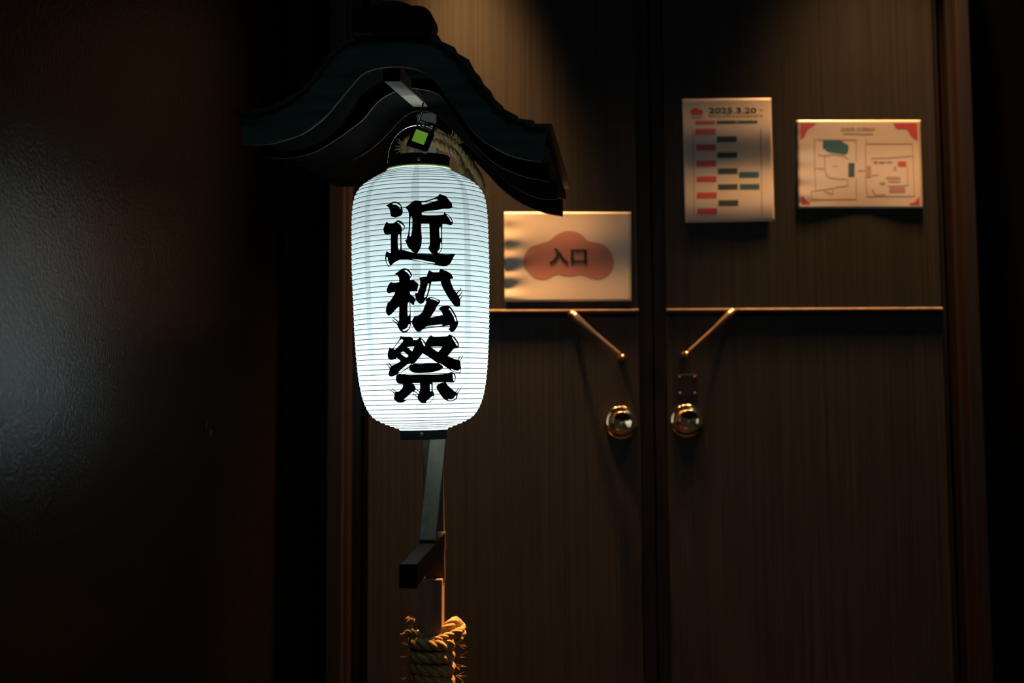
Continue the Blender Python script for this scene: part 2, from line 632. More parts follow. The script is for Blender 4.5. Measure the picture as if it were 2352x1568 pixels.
# lamps inside the lantern (cool white)
for h, e_ in ((0.085, 1.00), (0.21, 0.42), (0.335, 0.38), (LH + 0.008, 0.17)):
    l = bpy.data.lights.new('lantern_bulb', 'POINT')
    l.energy = e_
    l.color = (0.78, 0.98, 1.0)
    l.shadow_soft_size = 0.018 if h < 0.4 else 0.008
    lo = bpy.data.objects.new('lantern_bulb', l)
    COL.objects.link(lo)
    lo.parent = lantern
    lo.location = lp(0, 0, h) - WL[lantern.name]

# ---- brushed characters, laid on the paper
shell_rh = [(p.x, p.y) for p in shell]            # from top to bottom: heights fall


def r_at(h):
    if h >= shell_rh[0][1]:
        return shell_rh[0][0]
    lo_, hi_ = 0, len(shell_rh) - 1
    while hi_ - lo_ > 1:
        m_ = (lo_ + hi_) // 2
        if shell_rh[m_][1] > h:
            lo_ = m_
        else:
            hi_ = m_
    (r1, h1), (r2, h2) = shell_rh[lo_], shell_rh[hi_]
    f_ = (h - h1) / (h2 - h1) if abs(h2 - h1) > 1e-9 else 0
    return r1 + (r2 - r1) * max(0, min(1, f_))


def on_lantern(px, py, off):
    d = ray(px, py)
    t0, t1 = 2.30, 2.60
    for _ in range(34):
        tm = (t0 + t1) / 2
        q = CAM + d * tm - LB
        h = q.dot(lz)
        if (q - lz * h).length > r_at(h) + off:
            t0 = tm
        else:
            t1 = tm
    return CAM + d * t0


def smooth_poly(pts, it=1):
    for _ in range(it):
        out = []
        n = len(pts)
        for i in range(n):
            p0, p1, p2 = pts[i - 1], pts[i], pts[(i + 1) % n]
            a = (p1[0] - p0[0], p1[1] - p0[1])
            b = (p2[0] - p1[0], p2[1] - p1[1])
            la, lb = math.hypot(*a), math.hypot(*b)
            if la < 1e-6 or lb < 1e-6:
                continue
            cs = (a[0] * b[0] + a[1] * b[1]) / (la * lb)
            if cs > 0.5:
                out.append((p1[0] - a[0] * 0.22, p1[1] - a[1] * 0.22))
                out.append((p1[0] + b[0] * 0.22, p1[1] + b[1] * 0.22))
            else:
                out.append(p1)
        pts = out
    return pts


def flat_fill(polys, step=None):
    """polys = [[outer, hole, hole...]] of 2d points -> 2d verts, faces; optionally cut in rows/columns"""
    bm = bmesh.new()
    for loops in polys:
        loops = [[Vector((x, y, 0)) for x, y in lp_] for lp_ in loops]
        flat = [v for l in loops for v in l]
        bv = [bm.verts.new(v) for v in flat]
        for tri in tessellate_polygon(loops):
            try:
                bm.faces.new([bv[i] for i in tri])
            except ValueError:
                pass
    if step:
        xs = [v.co.x for v in bm.verts]
        ys = [v.co.y for v in bm.verts]
        y = min(ys) + step[1]
        while y < max(ys):
            bmesh.ops.bisect_plane(bm, geom=bm.verts[:] + bm.edges[:] + bm.faces[:], plane_co=(0, y, 0), plane_no=(0, 1, 0))
            y += step[1]
        x = min(xs) + step[0]
        while x < max(xs):
            bmesh.ops.bisect_plane(bm, geom=bm.verts[:] + bm.edges[:] + bm.faces[:], plane_co=(x, 0, 0), plane_no=(1, 0, 0))
            x += step[0]
    bm.verts.index_update()
    out = ([(v.co.x, v.co.y) for v in bm.verts], [tuple(v.index for v in f.verts) for f in bm.faces])
    bm.free()
    return out


def strip(x0, y0, x1, y1, wd):
    l = math.hypot(x1 - x0, y1 - y0)
    nx, ny = -(y1 - y0) / l * wd / 2, (x1 - x0) / l * wd / 2
    return [[(x0 + nx, y0 + ny), (x1 + nx, y1 + ny), (x1 - nx, y1 - ny), (x0 - nx, y0 - ny)]]


CH = {}
CH['near'] = ((860, 430, 1816 / 220), [
    [[(222,342),(270,318),(320,285),(370,268),(420,272),(465,290),(500,325),(520,370),(535,420),(540,470),(525,515),(490,545),(440,560),(400,575),(350,562),(312,548),(305,500),(295,440),(275,390),(245,360)],
     [(345,305),(370,293),(410,297),(455,318),(490,350),(505,385),(500,402),(478,402),(468,370),(440,345),(390,330),(345,325)]],
    [[(235,655),(260,675),(310,688),(360,678),(400,655),(440,622),(490,632),(530,660),(560,700),(580,745),(575,785),(550,812),(518,825),(512,860),(512,1000),(518,1170),(520,1250),(310,1255),(312,1100),(308,960),(312,890),(250,905),(200,890),(178,850),(168,780),(185,745),(205,695),(220,660)],
     [(430,660),(445,655),(490,680),(540,715),(565,755),(560,785),(535,805),(522,800),(520,775),(495,715),(460,690)],
     [(450,895),(475,890),(485,910),(490,1000),(492,1150),(475,1190),(458,1185),(445,1120),(442,980)]],
    [[(232,1205),(255,1230),(310,1250),(450,1215),(518,1178),(620,1210),(720,1235),(820,1255),(950,1265),(1100,1268),(1220,1262),(1380,1272),(1545,1265),(1510,1300),(1480,1370),(1440,1440),(1400,1480),(1350,1497),(1250,1492),(1150,1472),(1000,1440),(850,1405),(700,1380),(580,1365),(510,1360),(440,1390),(370,1430),(330,1465),(300,1500),(262,1503),(235,1460),(210,1400),(200,1340),(212,1260)],
     [(225,1325),(240,1318),(252,1340),(262,1400),(280,1440),(296,1475),(290,1492),(268,1488),(245,1450),(225,1390)],
     [(710,1355),(735,1350),(820,1362),(950,1388),(1080,1415),(1150,1430),(1148,1445),(1060,1442),(930,1415),(800,1385),(720,1372)]],
    [[(578,375),(640,345),(690,300),(745,255),(800,248),(860,258),(930,262),(1000,245),(1080,222),(1160,195),(1205,165),(1240,125),(1290,145),(1360,165),(1400,225),(1440,270),(1465,300),(1482,365),(1450,395),(1400,410),(1320,405),(1220,425),(1100,440),(1000,450),(900,468),(892,495),(905,525),(1000,530),(1100,530),(1200,528),(1310,520),(1322,475),(1370,505),(1420,540),(1460,580),(1475,620),(1490,655),(1480,700),(1455,718),(1400,708),(1340,695),(1290,695),(1285,760),(1285,900),(1285,1000),(1285,1140),(1265,1210),(1220,1260),(1150,1275),(1100,1265),(1050,1210),(1020,1155),(1045,1105),(1052,1050),(1050,950),(1045,800),(1040,690),(890,690),(885,760),(890,850),(900,950),(895,1060),(880,1130),(850,1190),(812,1255),(740,1240),(690,1180),(640,1140),(615,1080),(595,1030),(570,1000),(605,1000),(620,940),(640,880),(650,780),(655,650),(655,540),(650,480),(630,430),(600,395)],
     [(885,300),(905,285),(1000,268),(1100,240),(1160,222),(1195,228),(1195,250),(1120,275),(1020,305),(940,325),(900,325)],
     [(688,555),(708,552),(718,600),(720,700),(712,820),(700,900),(685,932),(668,930),(662,900),(672,820),(680,700),(682,600)],
     [(1228,760),(1250,748),(1262,770),(1265,850),(1265,940),(1255,962),(1238,958),(1232,900),(1225,830)],
     [(1245,1055),(1262,1045),(1272,1065),(1275,1130),(1255,1200),(1225,1240),(1195,1240),(1190,1225),(1225,1185),(1245,1130)],
     [(1365,525),(1385,525),(1425,565),(1455,610),(1470,655),(1450,655),(1425,600),(1390,555)]]])
CH['pine'] = ((860, 605, 2029 / 220), [
    [[(415,228),(480,190),(540,140),(600,105),(650,98),(700,115),(740,145),(780,195),(800,245),(785,285),(755,310),(755,360),(790,350),(820,335),(860,375),(930,430),(920,510),(895,588),(850,580),(750,595),(755,650),(820,690),(875,760),(850,820),(835,878),(800,870),(775,835),(762,840),(765,1000),(770,1130),(770,1220),(775,1290),(755,1360),(720,1415),(690,1450),(640,1465),(580,1450),(535,1415),(500,1340),(480,1290),(430,1250),(375,1200),(385,1188),(440,1232),(495,1270),(500,1245),(440,1197),(385,1144),(396,1133),(450,1180),(515,1225),(525,1180),(520,1100),(525,1000),(525,910),(470,950),(410,1020),(350,1080),(300,1108),(260,1070),(238,1000),(250,930),(265,880),(285,815),(305,825),(350,770),(395,700),(430,640),(435,605),(350,615),(320,635),(275,615),(252,560),(275,510),(300,440),(355,388),(385,408),(450,408),(525,395),(525,330),(510,270),(470,235)],
     [(630,140),(655,125),(690,145),(735,190),(765,230),(772,265),(750,272),(720,220),(690,185),(650,165)],
     [(710,830),(735,815),(745,840),(750,950),(750,1060),(735,1105),(705,1105),(700,1000),(700,900)],
     [(725,1285),(748,1282),(750,1320),(725,1375),(690,1410),(640,1430),(605,1425),(595,1405),(640,1390),(690,1360),(710,1320)]],
    strip(765, 1222, 800, 1240, 26),
    strip(868, 748, 895, 768, 20),
    [[(945,300),(1000,288),(1110,275),(1125,210),(1165,135),(1205,170),(1250,185),(1370,182),(1392,115),(1450,130),(1540,165),(1625,215),(1655,270),(1672,318),(1605,330),(1620,400),(1650,480),(1690,560),(1740,620),(1790,570),(1833,518),(1843,530),(1800,590),(1755,640),(1770,680),(1800,660),(1858,593),(1868,603),(1825,660),(1790,710),(1805,745),(1863,676),(1873,688),(1815,760),(1818,840),(1815,895),(1765,922),(1700,900),(1650,840),(1600,770),(1545,690),(1490,590),(1440,500),(1415,430),(1405,375),(1300,382),(1210,385),(1185,480),(1160,600),(1130,690),(1105,750),(1070,770),(1040,835),(975,858),(930,830),(890,780),(870,720),(858,630),(915,622),(940,560),(970,480),(970,350)],
     [(1130,425),(1150,418),(1165,440),(1145,530),(1120,640),(1095,705),(1070,720),(1050,710),(1065,650),(1090,570),(1115,480)]],
    [[(1085,760),(1130,725),(1185,708),(1240,715),(1320,745),(1390,775),(1395,815),(1370,850),(1330,895),(1290,980),(1230,1070),(1185,1145),(1280,1130),(1380,1105),(1450,1085),(1430,1030),(1400,985),(1352,970),(1400,920),(1460,895),(1540,885),(1590,900),(1640,950),(1690,1030),(1730,1110),(1760,1200),(1778,1250),(1765,1310),(1730,1380),(1690,1430),(1640,1447),(1595,1420),(1565,1390),(1595,1365),(1600,1330),(1585,1305),(1480,1330),(1350,1345),(1200,1365),(1065,1378),(1010,1400),(975,1440),(920,1448),(880,1420),(840,1360),(810,1310),(785,1240),(810,1180),(840,1130),(870,1108),(930,1100),(985,1060),(1030,1000),(1055,920),(1085,850),(1105,810),(1080,790)],
     [(1180,735),(1220,728),(1280,745),(1345,775),(1362,800),(1345,812),(1300,785),(1240,760),(1190,752)],
     [(1570,950),(1595,945),(1640,1010),(1690,1090),(1725,1170),(1738,1220),(1715,1228),(1700,1190),(1670,1110),(1630,1040),(1590,985)],
     [(1070,1335),(1150,1322),(1300,1300),(1420,1288),(1448,1300),(1430,1318),(1300,1335),(1150,1352),(1075,1355)]]])
CH['festival'] = ((860, 760, 1916 / 220), [
    [[(518,100),(580,112),(650,115),(720,112),(765,140),(778,178),(850,180),(880,155),(902,125),(950,150),(1000,195),(1035,260),(1060,330),(985,420),(920,500),(860,570),(810,640),(760,650),(690,735),(600,790),(530,840),(470,850),(440,880),(380,900),(330,915),(290,890),(280,845),(300,800),(305,750),(265,690),(232,640),(245,636),(290,700),(325,735),(328,715),(300,670),(282,632),(296,630),(345,695),(400,675),(470,635),(525,605),(490,565),(450,535),(400,565),(330,582),(285,560),(262,500),(268,430),(290,370),(298,325),(330,345),(375,340),(420,280),(470,210),(510,150)],
     [(525,170),(555,162),(578,185),(560,225),(510,280),(460,330),(410,372),(385,365),(390,335),(430,290),(480,225)],
     [(655,320),(720,312),(800,308),(780,360),(755,405),(700,360)],
     [(518,445),(575,405),(620,435),(680,490),(665,520),(630,530),(570,490)],
     [(485,815),(530,770),(600,715),(670,655),(720,640),(730,660),(690,705),(600,770),(520,830),(490,832)],
     [(930,172),(955,175),(985,220),(1018,285),(1010,308),(990,295),(960,240)]],
    [[(1025,240),(1045,190),(1090,120),(1130,82),(1165,110),(1250,118),(1380,108),(1465,102),(1500,65),(1560,95),(1610,125),(1650,185),(1685,235),(1692,325),(1660,345),(1610,340),(1560,380),(1520,440),(1465,495),(1520,525),(1600,560),(1665,575),(1690,530),(1713,493),(1724,500),(1700,550),(1685,582),(1710,590),(1740,535),(1763,490),(1774,498),(1745,555),(1715,605),(1722,660),(1735,740),(1740,780),(1725,835),(1690,845),(1620,835),(1545,800),(1480,755),(1400,700),(1340,660),(1245,630),(1150,560),(1060,500),(965,445),(940,400),(1000,340)],
     [(1130,320),(1220,308),(1360,315),(1330,360),(1275,420),(1200,375)],
     [(1550,128),(1568,122),(1620,190),(1660,250),(1668,295),(1645,290),(1610,225),(1570,165)],
     [(1530,765),(1545,757),(1600,785),(1660,795),(1705,775),(1720,755),(1728,775),(1715,820),(1670,828),(1610,815),(1560,790)]],
    [[(690,760),(700,710),(750,665),(810,655),(900,660),(1000,655),(1100,645),(1200,638),(1300,650),(1360,690),(1375,735),(1330,775),(1250,800),(1150,825),(1000,838),(850,842),(780,830),(730,805)]],
    [[(440,880),(500,845),(560,865),(700,880),(900,875),(1100,872),(1250,870),(1380,860),(1480,845),(1530,815),(1580,830),(1615,855),(1630,920),(1615,1000),(1580,1032),(1450,1025),(1300,1025),(1150,1030),(1000,1040),(900,1038),(765,1040),(650,1055),(520,1060),(465,1045),(430,990),(428,940)],
     [(1560,862),(1580,858),(1605,900),(1612,950),(1600,995),(1580,990),(1570,950),(1572,910)]],
    [[(560,1045),(760,1036),(805,1090),(830,1150),(800,1210),(760,1265),(700,1330),(640,1385),(580,1425),(500,1435),(440,1415),(385,1350),(405,1290),(395,1245),(340,1203),(280,1160),(290,1153),(350,1196),(410,1232),(420,1215),(380,1182),(340,1147),(353,1143),(400,1180),(440,1215),(490,1210),(540,1165),(575,1110)],
     [(590,1370),(600,1355),(660,1310),(720,1250),(760,1212),(780,1220),(770,1250),(710,1315),(650,1370),(600,1388)]],
    strip(820, 1155, 908, 1222, 16), strip(800, 1205, 885, 1262, 16), strip(776, 1252, 866, 1328, 16),
    [[(910,1033),(1165,1027),(1168,1100),(1165,1200),(1185,1230),(1195,1290),(1180,1360),(1140,1410),(1095,1440),(950,1445),(900,1405),(865,1350),(860,1310),(885,1260),(905,1210),(915,1120)],
     [(1110,1065),(1130,1058),(1142,1080),(1142,1160),(1138,1205),(1115,1205),(1110,1150)],
     [(1035,1425),(1040,1400),(1090,1360),(1140,1315),(1170,1300),(1182,1320),(1160,1375),(1110,1415),(1060,1435)]],
    [[(1240,1105),(1270,1070),(1330,1035),(1430,1020),(1445,1060),(1490,1110),(1550,1160),(1600,1205),(1625,1215),(1660,1165),(1680,1138),(1692,1145),(1650,1205),(1640,1235),(1660,1230),(1700,1180),(1730,1138),(1740,1147),(1700,1200),(1665,1260),(1660,1340),(1610,1385),(1520,1412),(1440,1390),(1370,1340),(1310,1255),(1260,1180),(1242,1140)],
     [(1460,1360),(1480,1350),(1540,1360),(1600,1335),(1610,1300),(1635,1290),(1640,1320),(1600,1370),(1530,1390),(1480,1380)]]])
for key, lab in (('near', 'black brushed character 近'), ('pine', 'black brushed character 松'), ('festival', 'black brushed character 祭')):
    (ox, oy, s), polys = CH[key]
    pp = [[smooth_poly([(ox + x / s, oy + y / s) for x, y in loop]) for loop in loops] for loops in polys]
    v2, f2 = flat_fill(pp, (9.0, 2.8))
    v3 = [on_lantern(x, y, 0.0009) for x, y in v2]
    o = mobj('brushed_character', v3, f2, 'ink', lantern)
    o['label'] = lab

# ------------------------------------------------------------------ the stand: post, arms, strut, roof
post_t, post_b = P(978.5, 120, 2.79), P(1000, 1332, 2.815)
stand_base = P(988, 1332, 2.80)
stand = empty('lantern_stand', (stand_base.x, 2.80, 0), 'timber lantern stand with a small curved dark gabled roof on top', 'stand')
pA, pB = P(979, 150, 2.785), P(1000, 1335, 2.815)
pM = pA.lerp(pB, 0.26)  # single post, cut here so its lower length takes the shaded colour
MB().add(*beam(pA, pM, 0.0385, 0.036)).build('post_upper', 'postwood', stand)
MB().add(*beam(pM, pB, 0.0385, 0.036)).build('post', 'post_shaded', stand)
MB().add(*beam(P(900, 166, 2.30), P(979, 240, 2.785), 0.0285, 0.030)).build('top_arm', 'palewood', stand)
MB().add(*beam(P(938, 1322, 2.37), P(1008, 1242, 2.80), 0.0285, 0.038)).build('lower_arm', 'darkwood', stand)
MB().add(*beam(P(1008, 996, 2.765), P(982, 1246, 2.63), 0.031, 0.018)).build('strut', 'strutwood', stand)
pt = P(988, 1332, 2.745)
MB().add(*box(pt.x - 0.0222, pt.x + 0.0222, 2.745, 2.85, 0.04, pt.z, 0.0015)).build('lower_post', 'brownwood', stand)
MB().add(*box(pt.x - 0.30, pt.x + 0.30, 2.77, 2.83, 0, 0.05, 0.004)).build('foot', 'darkwood', stand)
MB().add(*box(pt.x - 0.03, pt.x + 0.03, 2.45, 3.15, 0.0, 0.05, 0.004)).build('foot', 'darkwood', stand)
# black end cap on the lower arm (faces the viewer)
ax = (P(1008, 1242, 2.80) - P(938, 1322, 2.37)).normalized()
q = P(938, 1322, 2.37)
MB().add(*beam(q - ax * 0.006, q + ax * 0.002, 0.030, 0.040, bev=0.001)).build('arm_end_cap', 'blackmatt', stand)

q2 = P(900, 166, 2.30)
ax2 = (P(979, 240, 2.785) - q2).normalized()
MB().add(*beam(q2 - ax2 * 0.003, q2 + ax2 * 0.001, 0.0287, 0.0302, bev=0.0005)).build('arm_end_cap', 'blackmatt', stand)

# roof frame: depth axis leans up and to the right as seen
rd = Vector((math.tan(math.radians(4.4)), 1, math.tan(math.radians(4.8)))).normalized()
RO = P(905, 250, 2.2)


def RP(px, py, off):
    """pixel -> point of the roof plane at depth off behind the gable"""
    o_ = RO + rd * off
    d_ = ray(px, py)
    return CAM + d_ * ((o_ - CAM).dot(rd) / d_.dot(rd))


def sm(pts, sub=4):
    return [(p.x, p.y) for p in catmull([Vector((x, y, 0)) for x, y in pts], sub)]


roof = empty('roof', RO, None, None)
roof.parent = stand
roof.location = RO - WL[stand.name]
top1 = [(553, 264), (605, 262), (642, 251), (676, 232), (710, 205), (741, 168), (766, 134), (790, 110), (822, 92), (860, 84), (905, 81), (950, 82), (985, 88), (1020, 110), (1062, 144), (1092, 184), (1120, 222), (1150, 257), (1186, 282), (1220, 292), (1256, 299)]
bot1 = [(556, 331), (590, 333), (628, 329), (665, 318), (700, 304), (745, 270), (775, 235), (800, 205), (830, 172), (855, 160), (885, 154), (920, 153), (950, 158), (975, 167), (1000, 187), (1020, 215), (1050, 255), (1075, 290), (1110, 323), (1160, 352), (1200, 365), (1243, 371)]
bot2 = [(600, 358), (639, 363), (683, 360), (727, 347), (778, 316), (812, 291), (836, 272), (863, 238), (890, 218), (920, 205), (945, 202), (975, 206), (996, 212), (1016, 224), (1050, 270), (1084, 323), (1118, 360), (1152, 384), (1203, 405), (1261, 417)]
bot3 = [(650, 372), (693, 381), (744, 384), (785, 376), (829, 357), (863, 333), (894, 303), (921, 274), (945, 258), (965, 254), (990, 258), (1015, 272), (1050, 310), (1090, 350), (1135, 390), (1169, 422), (1203, 442), (1241, 456), (1280, 458)]
bot4 = [(700, 392), (760, 402), (810, 398), (850, 380), (890, 345), (930, 305), (965, 288), (1000, 292), (1040, 320), (1085, 365), (1120, 400), (1150, 432), (1186, 460), (1220, 478), (1254, 490), (1293, 497)]


def board(top, bot, off, thick, material, name, end=None):
    up = [RP(x, y, off) for x, y in sm(top)]
    dn = [RP(x, y, off) for x, y in sm(bot)]
    # quads between resampled curves
    n = 60

    def res(c):
        L = [0]
        for i in range(1, len(c)):
            L.append(L[-1] + (c[i] - c[i - 1]).length)
        out = []
        for k in range(n + 1):
            s = L[-1] * k / n
            j = 1
            while j < len(L) - 1 and L[j] < s:
                j += 1
            out.append(c[j - 1].lerp(c[j], (s - L[j - 1]) / (L[j] - L[j - 1])))
        return out
    U, D = res(up), res(dn)
    vs = U + D + [p + rd * thick for p in U] + [p + rd * thick for p in D]
    m = n + 1
    fs = []
    for k in range(n):
        fs += [(k, k + m, k + m + 1, k + 1), (k + 2 * m, k + 1 + 2 * m, k + 1 + 3 * m, k + 3 * m),
               (k, k + 1, k + 1 + 2 * m, k + 2 * m), (k + m, k + 3 * m, k + 1 + 3 * m, k + 1 + m)]
    fs += [(0, 2 * m, 3 * m, m), (n, n + m, n + 3 * m, n + 2 * m)]
    bo = MB().add(vs, fs).build(name, material, roof)
    bo.data.materials.append(M['edge'])
    for pi_, po in enumerate(bo.data.polygons):
        if pi_ < 4 * n and pi_ % 4 == 3:
            po.material_index = 1
    return bo, U, D


upd = (Vector((0, 0, 1)) - rd * rd.z).normalized()
OFFS = (0, 0.25, 0.50, 0.74)
b1, U1, D1 = board(top1, bot1, 0, 0.007, 'roof', 'gable_board')
for bot, off in ((bot2, OFFS[1]), (bot3, OFFS[2]), (bot4, OFFS[3])):
    dn = [RP(x, y, off) for x, y in sm(bot)]
    upr = [p + upd * 0.036 for p in dn]
    n = len(dn)
    th = 0.006
    vs = upr + dn + [p + rd * th for p in upr] + [p + rd * th for p in dn]
    fs = []
    for k in range(n - 1):
        fs += [(k, k + n, k + n + 1, k + 1), (k + 2 * n, k + 1 + 2 * n, k + 1 + 3 * n, k + 3 * n),
               (k, k + 1, k + 1 + 2 * n, k + 2 * n), (k + n, k + 3 * n, k + 1 + 3 * n, k + 1 + n)]
    fs += [(0, 2 * n, 3 * n, n), (n - 1, 2 * n - 1, 4 * n - 1, 3 * n - 1)]
    gbo = MB().add(vs, fs).build('gable_board', 'inner', roof)
    gbo.data.materials.append(M['edge'])
    for pi_, po in enumerate(gbo.data.polygons):
        if pi_ < 4 * (n - 1) and pi_ % 4 == 3:
            po.material_index = 1
# curved roof deck behind the gable, resting on the boards
m = len(U1)
deck = [p - upd * 0.010 + rd * 0.012 for p in U1]
under = [p - upd * 0.012 for p in deck]
DL = rd * 0.76
vs = deck + under + [p + DL for p in deck] + [p + DL for p in under]
fs = []
for k in range(m - 1):
    fs += [(k, k + m, k + m + 1, k + 1), (k + 2 * m, k + 1 + 2 * m, k + 1 + 3 * m, k + 3 * m),
           (k, k + 1, k + 1 + 2 * m, k + 2 * m), (k + m, k + 3 * m, k + 1 + 3 * m, k + 1 + m)]
fs += [(0, 2 * m, 3 * m, m), (m - 1, 2 * m - 1, 4 * m - 1, 3 * m - 1)]
MB().add(vs, fs).build('roof_deck', 'inner', roof)
# roof tiles: courses that overlap from the eaves to the ridge, each one a slab along the depth
for side in (0, 1):
    seq = U1[:27] if side == 0 else list(reversed(U1))[:27]
    for k in range(9):
        a, b = seq[k * 3], seq[min(k * 3 + 3, len(seq) - 1)]
        if (b - a).length < 1e-4:
            continue
        dirv = (b - a).normalized()
        nu = (upd - dirv * upd.dot(dirv)).normalized()
        j0 = random.uniform(-0.001, 0.001)
        p0, p1 = a - dirv * 0.006 + nu * (0.0075 + j0), b + dirv * 0.004 + nu * 0.002
        vs = []
        f0 = -rd * (0.010 + random.uniform(0, 0.004))
        prof = [p0 - nu * 0.005, p0 - dirv * 0.002, p0 + nu * 0.002, p0.lerp(p1, 0.3) + nu * 0.0015, p1, p1 - nu * 0.004]
        MB().add(*prism([p + f0 for p in prof], rd * 0.80)).build('roof_tile', 'tile', roof)
# ridge with its cloud-shaped end ornament
orn = [(814, 92), (810, 78), (809, 55), (813, 34), (822, 18), (838, 13), (855, 16), (866, 8), (882, 4), (900, 2), (920, 3), (936, 8), (946, 13), (960, 12), (976, 16), (988, 26), (996, 42), (997, 56), (992, 70), (988, 80), (992, 92), (950, 86), (905, 84), (860, 86)]
mo = [RP(x, y, -0.012) for x, y in smooth_poly(orn)]
MB().add(*prism(mo, rd * 0.05)).build('ridge_ornament', 'blackmatt', roof)
cr = RP(905, 60, 0)
xr = Vector((1, 0, 0))
rp = []
for k in range(13):
    a = PI * k / 12
    rp.append(cr + xr * (0.040 * math.cos(a)) + upd * (0.022 * math.sin(a) - 0.006))
rp += [cr - xr * 0.040 - upd * 0.022, cr + xr * 0.040 - upd * 0.022]
MB().add(*prism([p + rd * 0.035 for p in rp], rd * 0.73)).build('ridge', 'tile', roof)

# ------------------------------------------------------------------ black tag with a green display, hung from the arm
tc = P(965.5, 321, 2.50)
tl = empty('hanging_tag', tc - Vector((0, 0, 0.025)), 'small black square gadget with lit green display hanging above the lantern', 'gadget')
ang = math.radians(-20)
tx = Vector((math.cos(ang), 0, math.sin(ang)))
tz = Vector((-math.sin(ang), 0.25, math.cos(ang))).normalized()
ty = tz.cross(tx)


def tbox(cx, cz, wd, ht, y0, y1, bev):
    vs = []
    for z in (-ht / 2, ht / 2):
        for x_, y_ in ((-wd / 2, y0), (wd / 2, y0), (wd / 2, y1), (-wd / 2, y1)):
            vs.append(tc + tx * (cx + x_) + tz * (cz + z) + ty * y_)
    return bevel_mesh(vs, BOXF, bev, 3)


sgn = 1 if ty.y > 0 else -1
MB().add(*tbox(0, 0, 0.040, 0.043, -0.006, 0.006, 0.0045)).build('case', 'black', tl, True)
MB().add(*tbox(-0.0015, 0.002, 0.0232, 0.0245, -0.0066 if sgn > 0 else 0.0058, -0.0058 if sgn > 0 else 0.0066, 0.0004)).build('display', 'green', tl)
loop = [tc + tx * 0.013 + tz * 0.019, tc + tx * 0.015 + tz * 0.028, P(997, 290, 2.505)]
MB().add(*tube(catmull(loop, 5), 0.0026, 8)).build('lug', 'black', tl, True)
MB().add(*tube([P(1003, 291, 2.507), P(983, 283, 2.507)], 0.0030, 8)).build('clip', 'black', tl, True)
MB().add(*tube(catmull([P(985, 283, 2.507), P(974, 279, 2.508), P(966, 277, 2.51), P(962, 283, 2.51), P(957, 291, 2.508), P(956, 297, 2.505)], 5), 0.0012, 6)).build('cord', 'black', tl, True)
MB().add(*tube(catmull([P(966, 279, 2.51), P(964, 273, 2.52), P(968, 264, 2.54), P(971, 256, 2.558)], 5), 0.0014, 6)).build('ring', 'steel', tl, True)


# ------------------------------------------------------------------ straw ropes
def strands(path, rad, pitch, parent, name='strand', n=3, seed=0, sides=6, fray=0.0):
    """three-ply straw rope along a path; each ply a mesh of its own"""
    pts = [Vector(p) for p in path]
    L = [0]
    for i in range(1, len(pts)):
        L.append(L[-1] + (pts[i] - pts[i - 1]).length)
    step = pitch / 9
    cnt = max(4, int(L[-1] / step))
    c = []
    j = 1
    for k in range(cnt + 1):
        s = L[-1] * k / cnt
        while j < len(L) - 1 and L[j] < s:
            j += 1
        c.append(pts[j - 1].lerp(pts[j], (s - L[j - 1]) / max(1e-9, L[j] - L[j - 1])))
    nr = None
    frames = []
    for k in range(len(c)):
        t = (c[min(k + 1, len(c) - 1)] - c[max(k - 1, 0)]).normalized()
        if nr is None:
            nr = t.orthogonal().normalized()
        nr = (nr - t * nr.dot(t)).normalized()
        frames.append((nr.copy(), t.cross(nr)))
    rnd = random.Random(seed)
    for q_ in range(n):
        pp = []
        rr = []
        for k in range(len(c)):
            a = 2 * PI * (L[-1] * k / cnt / pitch + q_ / n)
            end = min(k, len(c) - 1 - k) / max(1, len(c))
            spread = rad * (0.50 + (fray * max(0, 1 - end * 12)))
            pp.append(c[k] + (frames[k][0] * math.cos(a) + frames[k][1] * math.sin(a)) * spread * rnd.uniform(0.92, 1.08))
            rr.append(rad * 0.56 * rnd.uniform(0.88, 1.1))
        MB().add(*tube(pp, rr, sides)).build(name, 'straw', parent, True)


def straws(centre, dirv, spread, count, length, rad, parent, seed):
    rnd = random.Random(seed)
    mb = MB()
    for _ in range(count):
        d_ = (dirv + Vector((rnd.uniform(-1, 1), rnd.uniform(-1, 1), rnd.uniform(-1, 1))) * spread).normalized()
        p0 = centre + Vector((rnd.uniform(-1, 1), rnd.uniform(-1, 1), rnd.uniform(-0.6, 0.6))) * length * 0.3
        l = length * rnd.uniform(0.5, 1.1)
        bend = Vector((rnd.uniform(-1, 1), rnd.uniform(-1, 1), rnd.uniform(-1, 0.4))) * l * 0.25
        mb.add(*tube([p0, p0 + d_ * l * 0.5 + bend * 0.3, p0 + d_ * l + bend], [rad, rad, rad * 0.5], 4))
    o = mb.build('loose_straw', 'straw', parent)
    o['kind'] = 'stuff'
    return o


# rope tied round the post under the roof, ends hanging to the right
rope = empty('straw_rope', P(1040, 430, 2.80), 'tan straw rope tied under the small roof, ends hanging beside the lantern top', 'rope')
Yp = 2.80
strands(catmull([P(925, 350, 2.80), P(935, 322, 2.76), P(960, 312, 2.735), P(1000, 310, 2.735), P(1030, 322, 2.75), P(1056, 345, 2.75), P(1078, 375, 2.75), P(1098, 405, 2.75), P(1108, 430, 2.755)], 8), 0.0075, 0.030, rope, seed=1)
strands(catmull([P(940, 352, 2.80), P(950, 335, 2.75), P(990, 328, 2.732), P(1020, 340, 2.74), P(1042, 352, 2.745), P(1056, 372, 2.75), P(1064, 398, 2.75), P(1072, 425, 2.755)], 8), 0.0075, 0.030, rope, seed=2)
strands(catmull([P(1010, 318, 2.84), P(1040, 330, 2.83), P(1066, 352, 2.82), P(1090, 385, 2.82), P(1104, 415, 2.82), P(1096, 432, 2.81), P(1082, 415, 2.80), P(1070, 390, 2.80)], 8), 0.0065, 0.028, rope, seed=3)
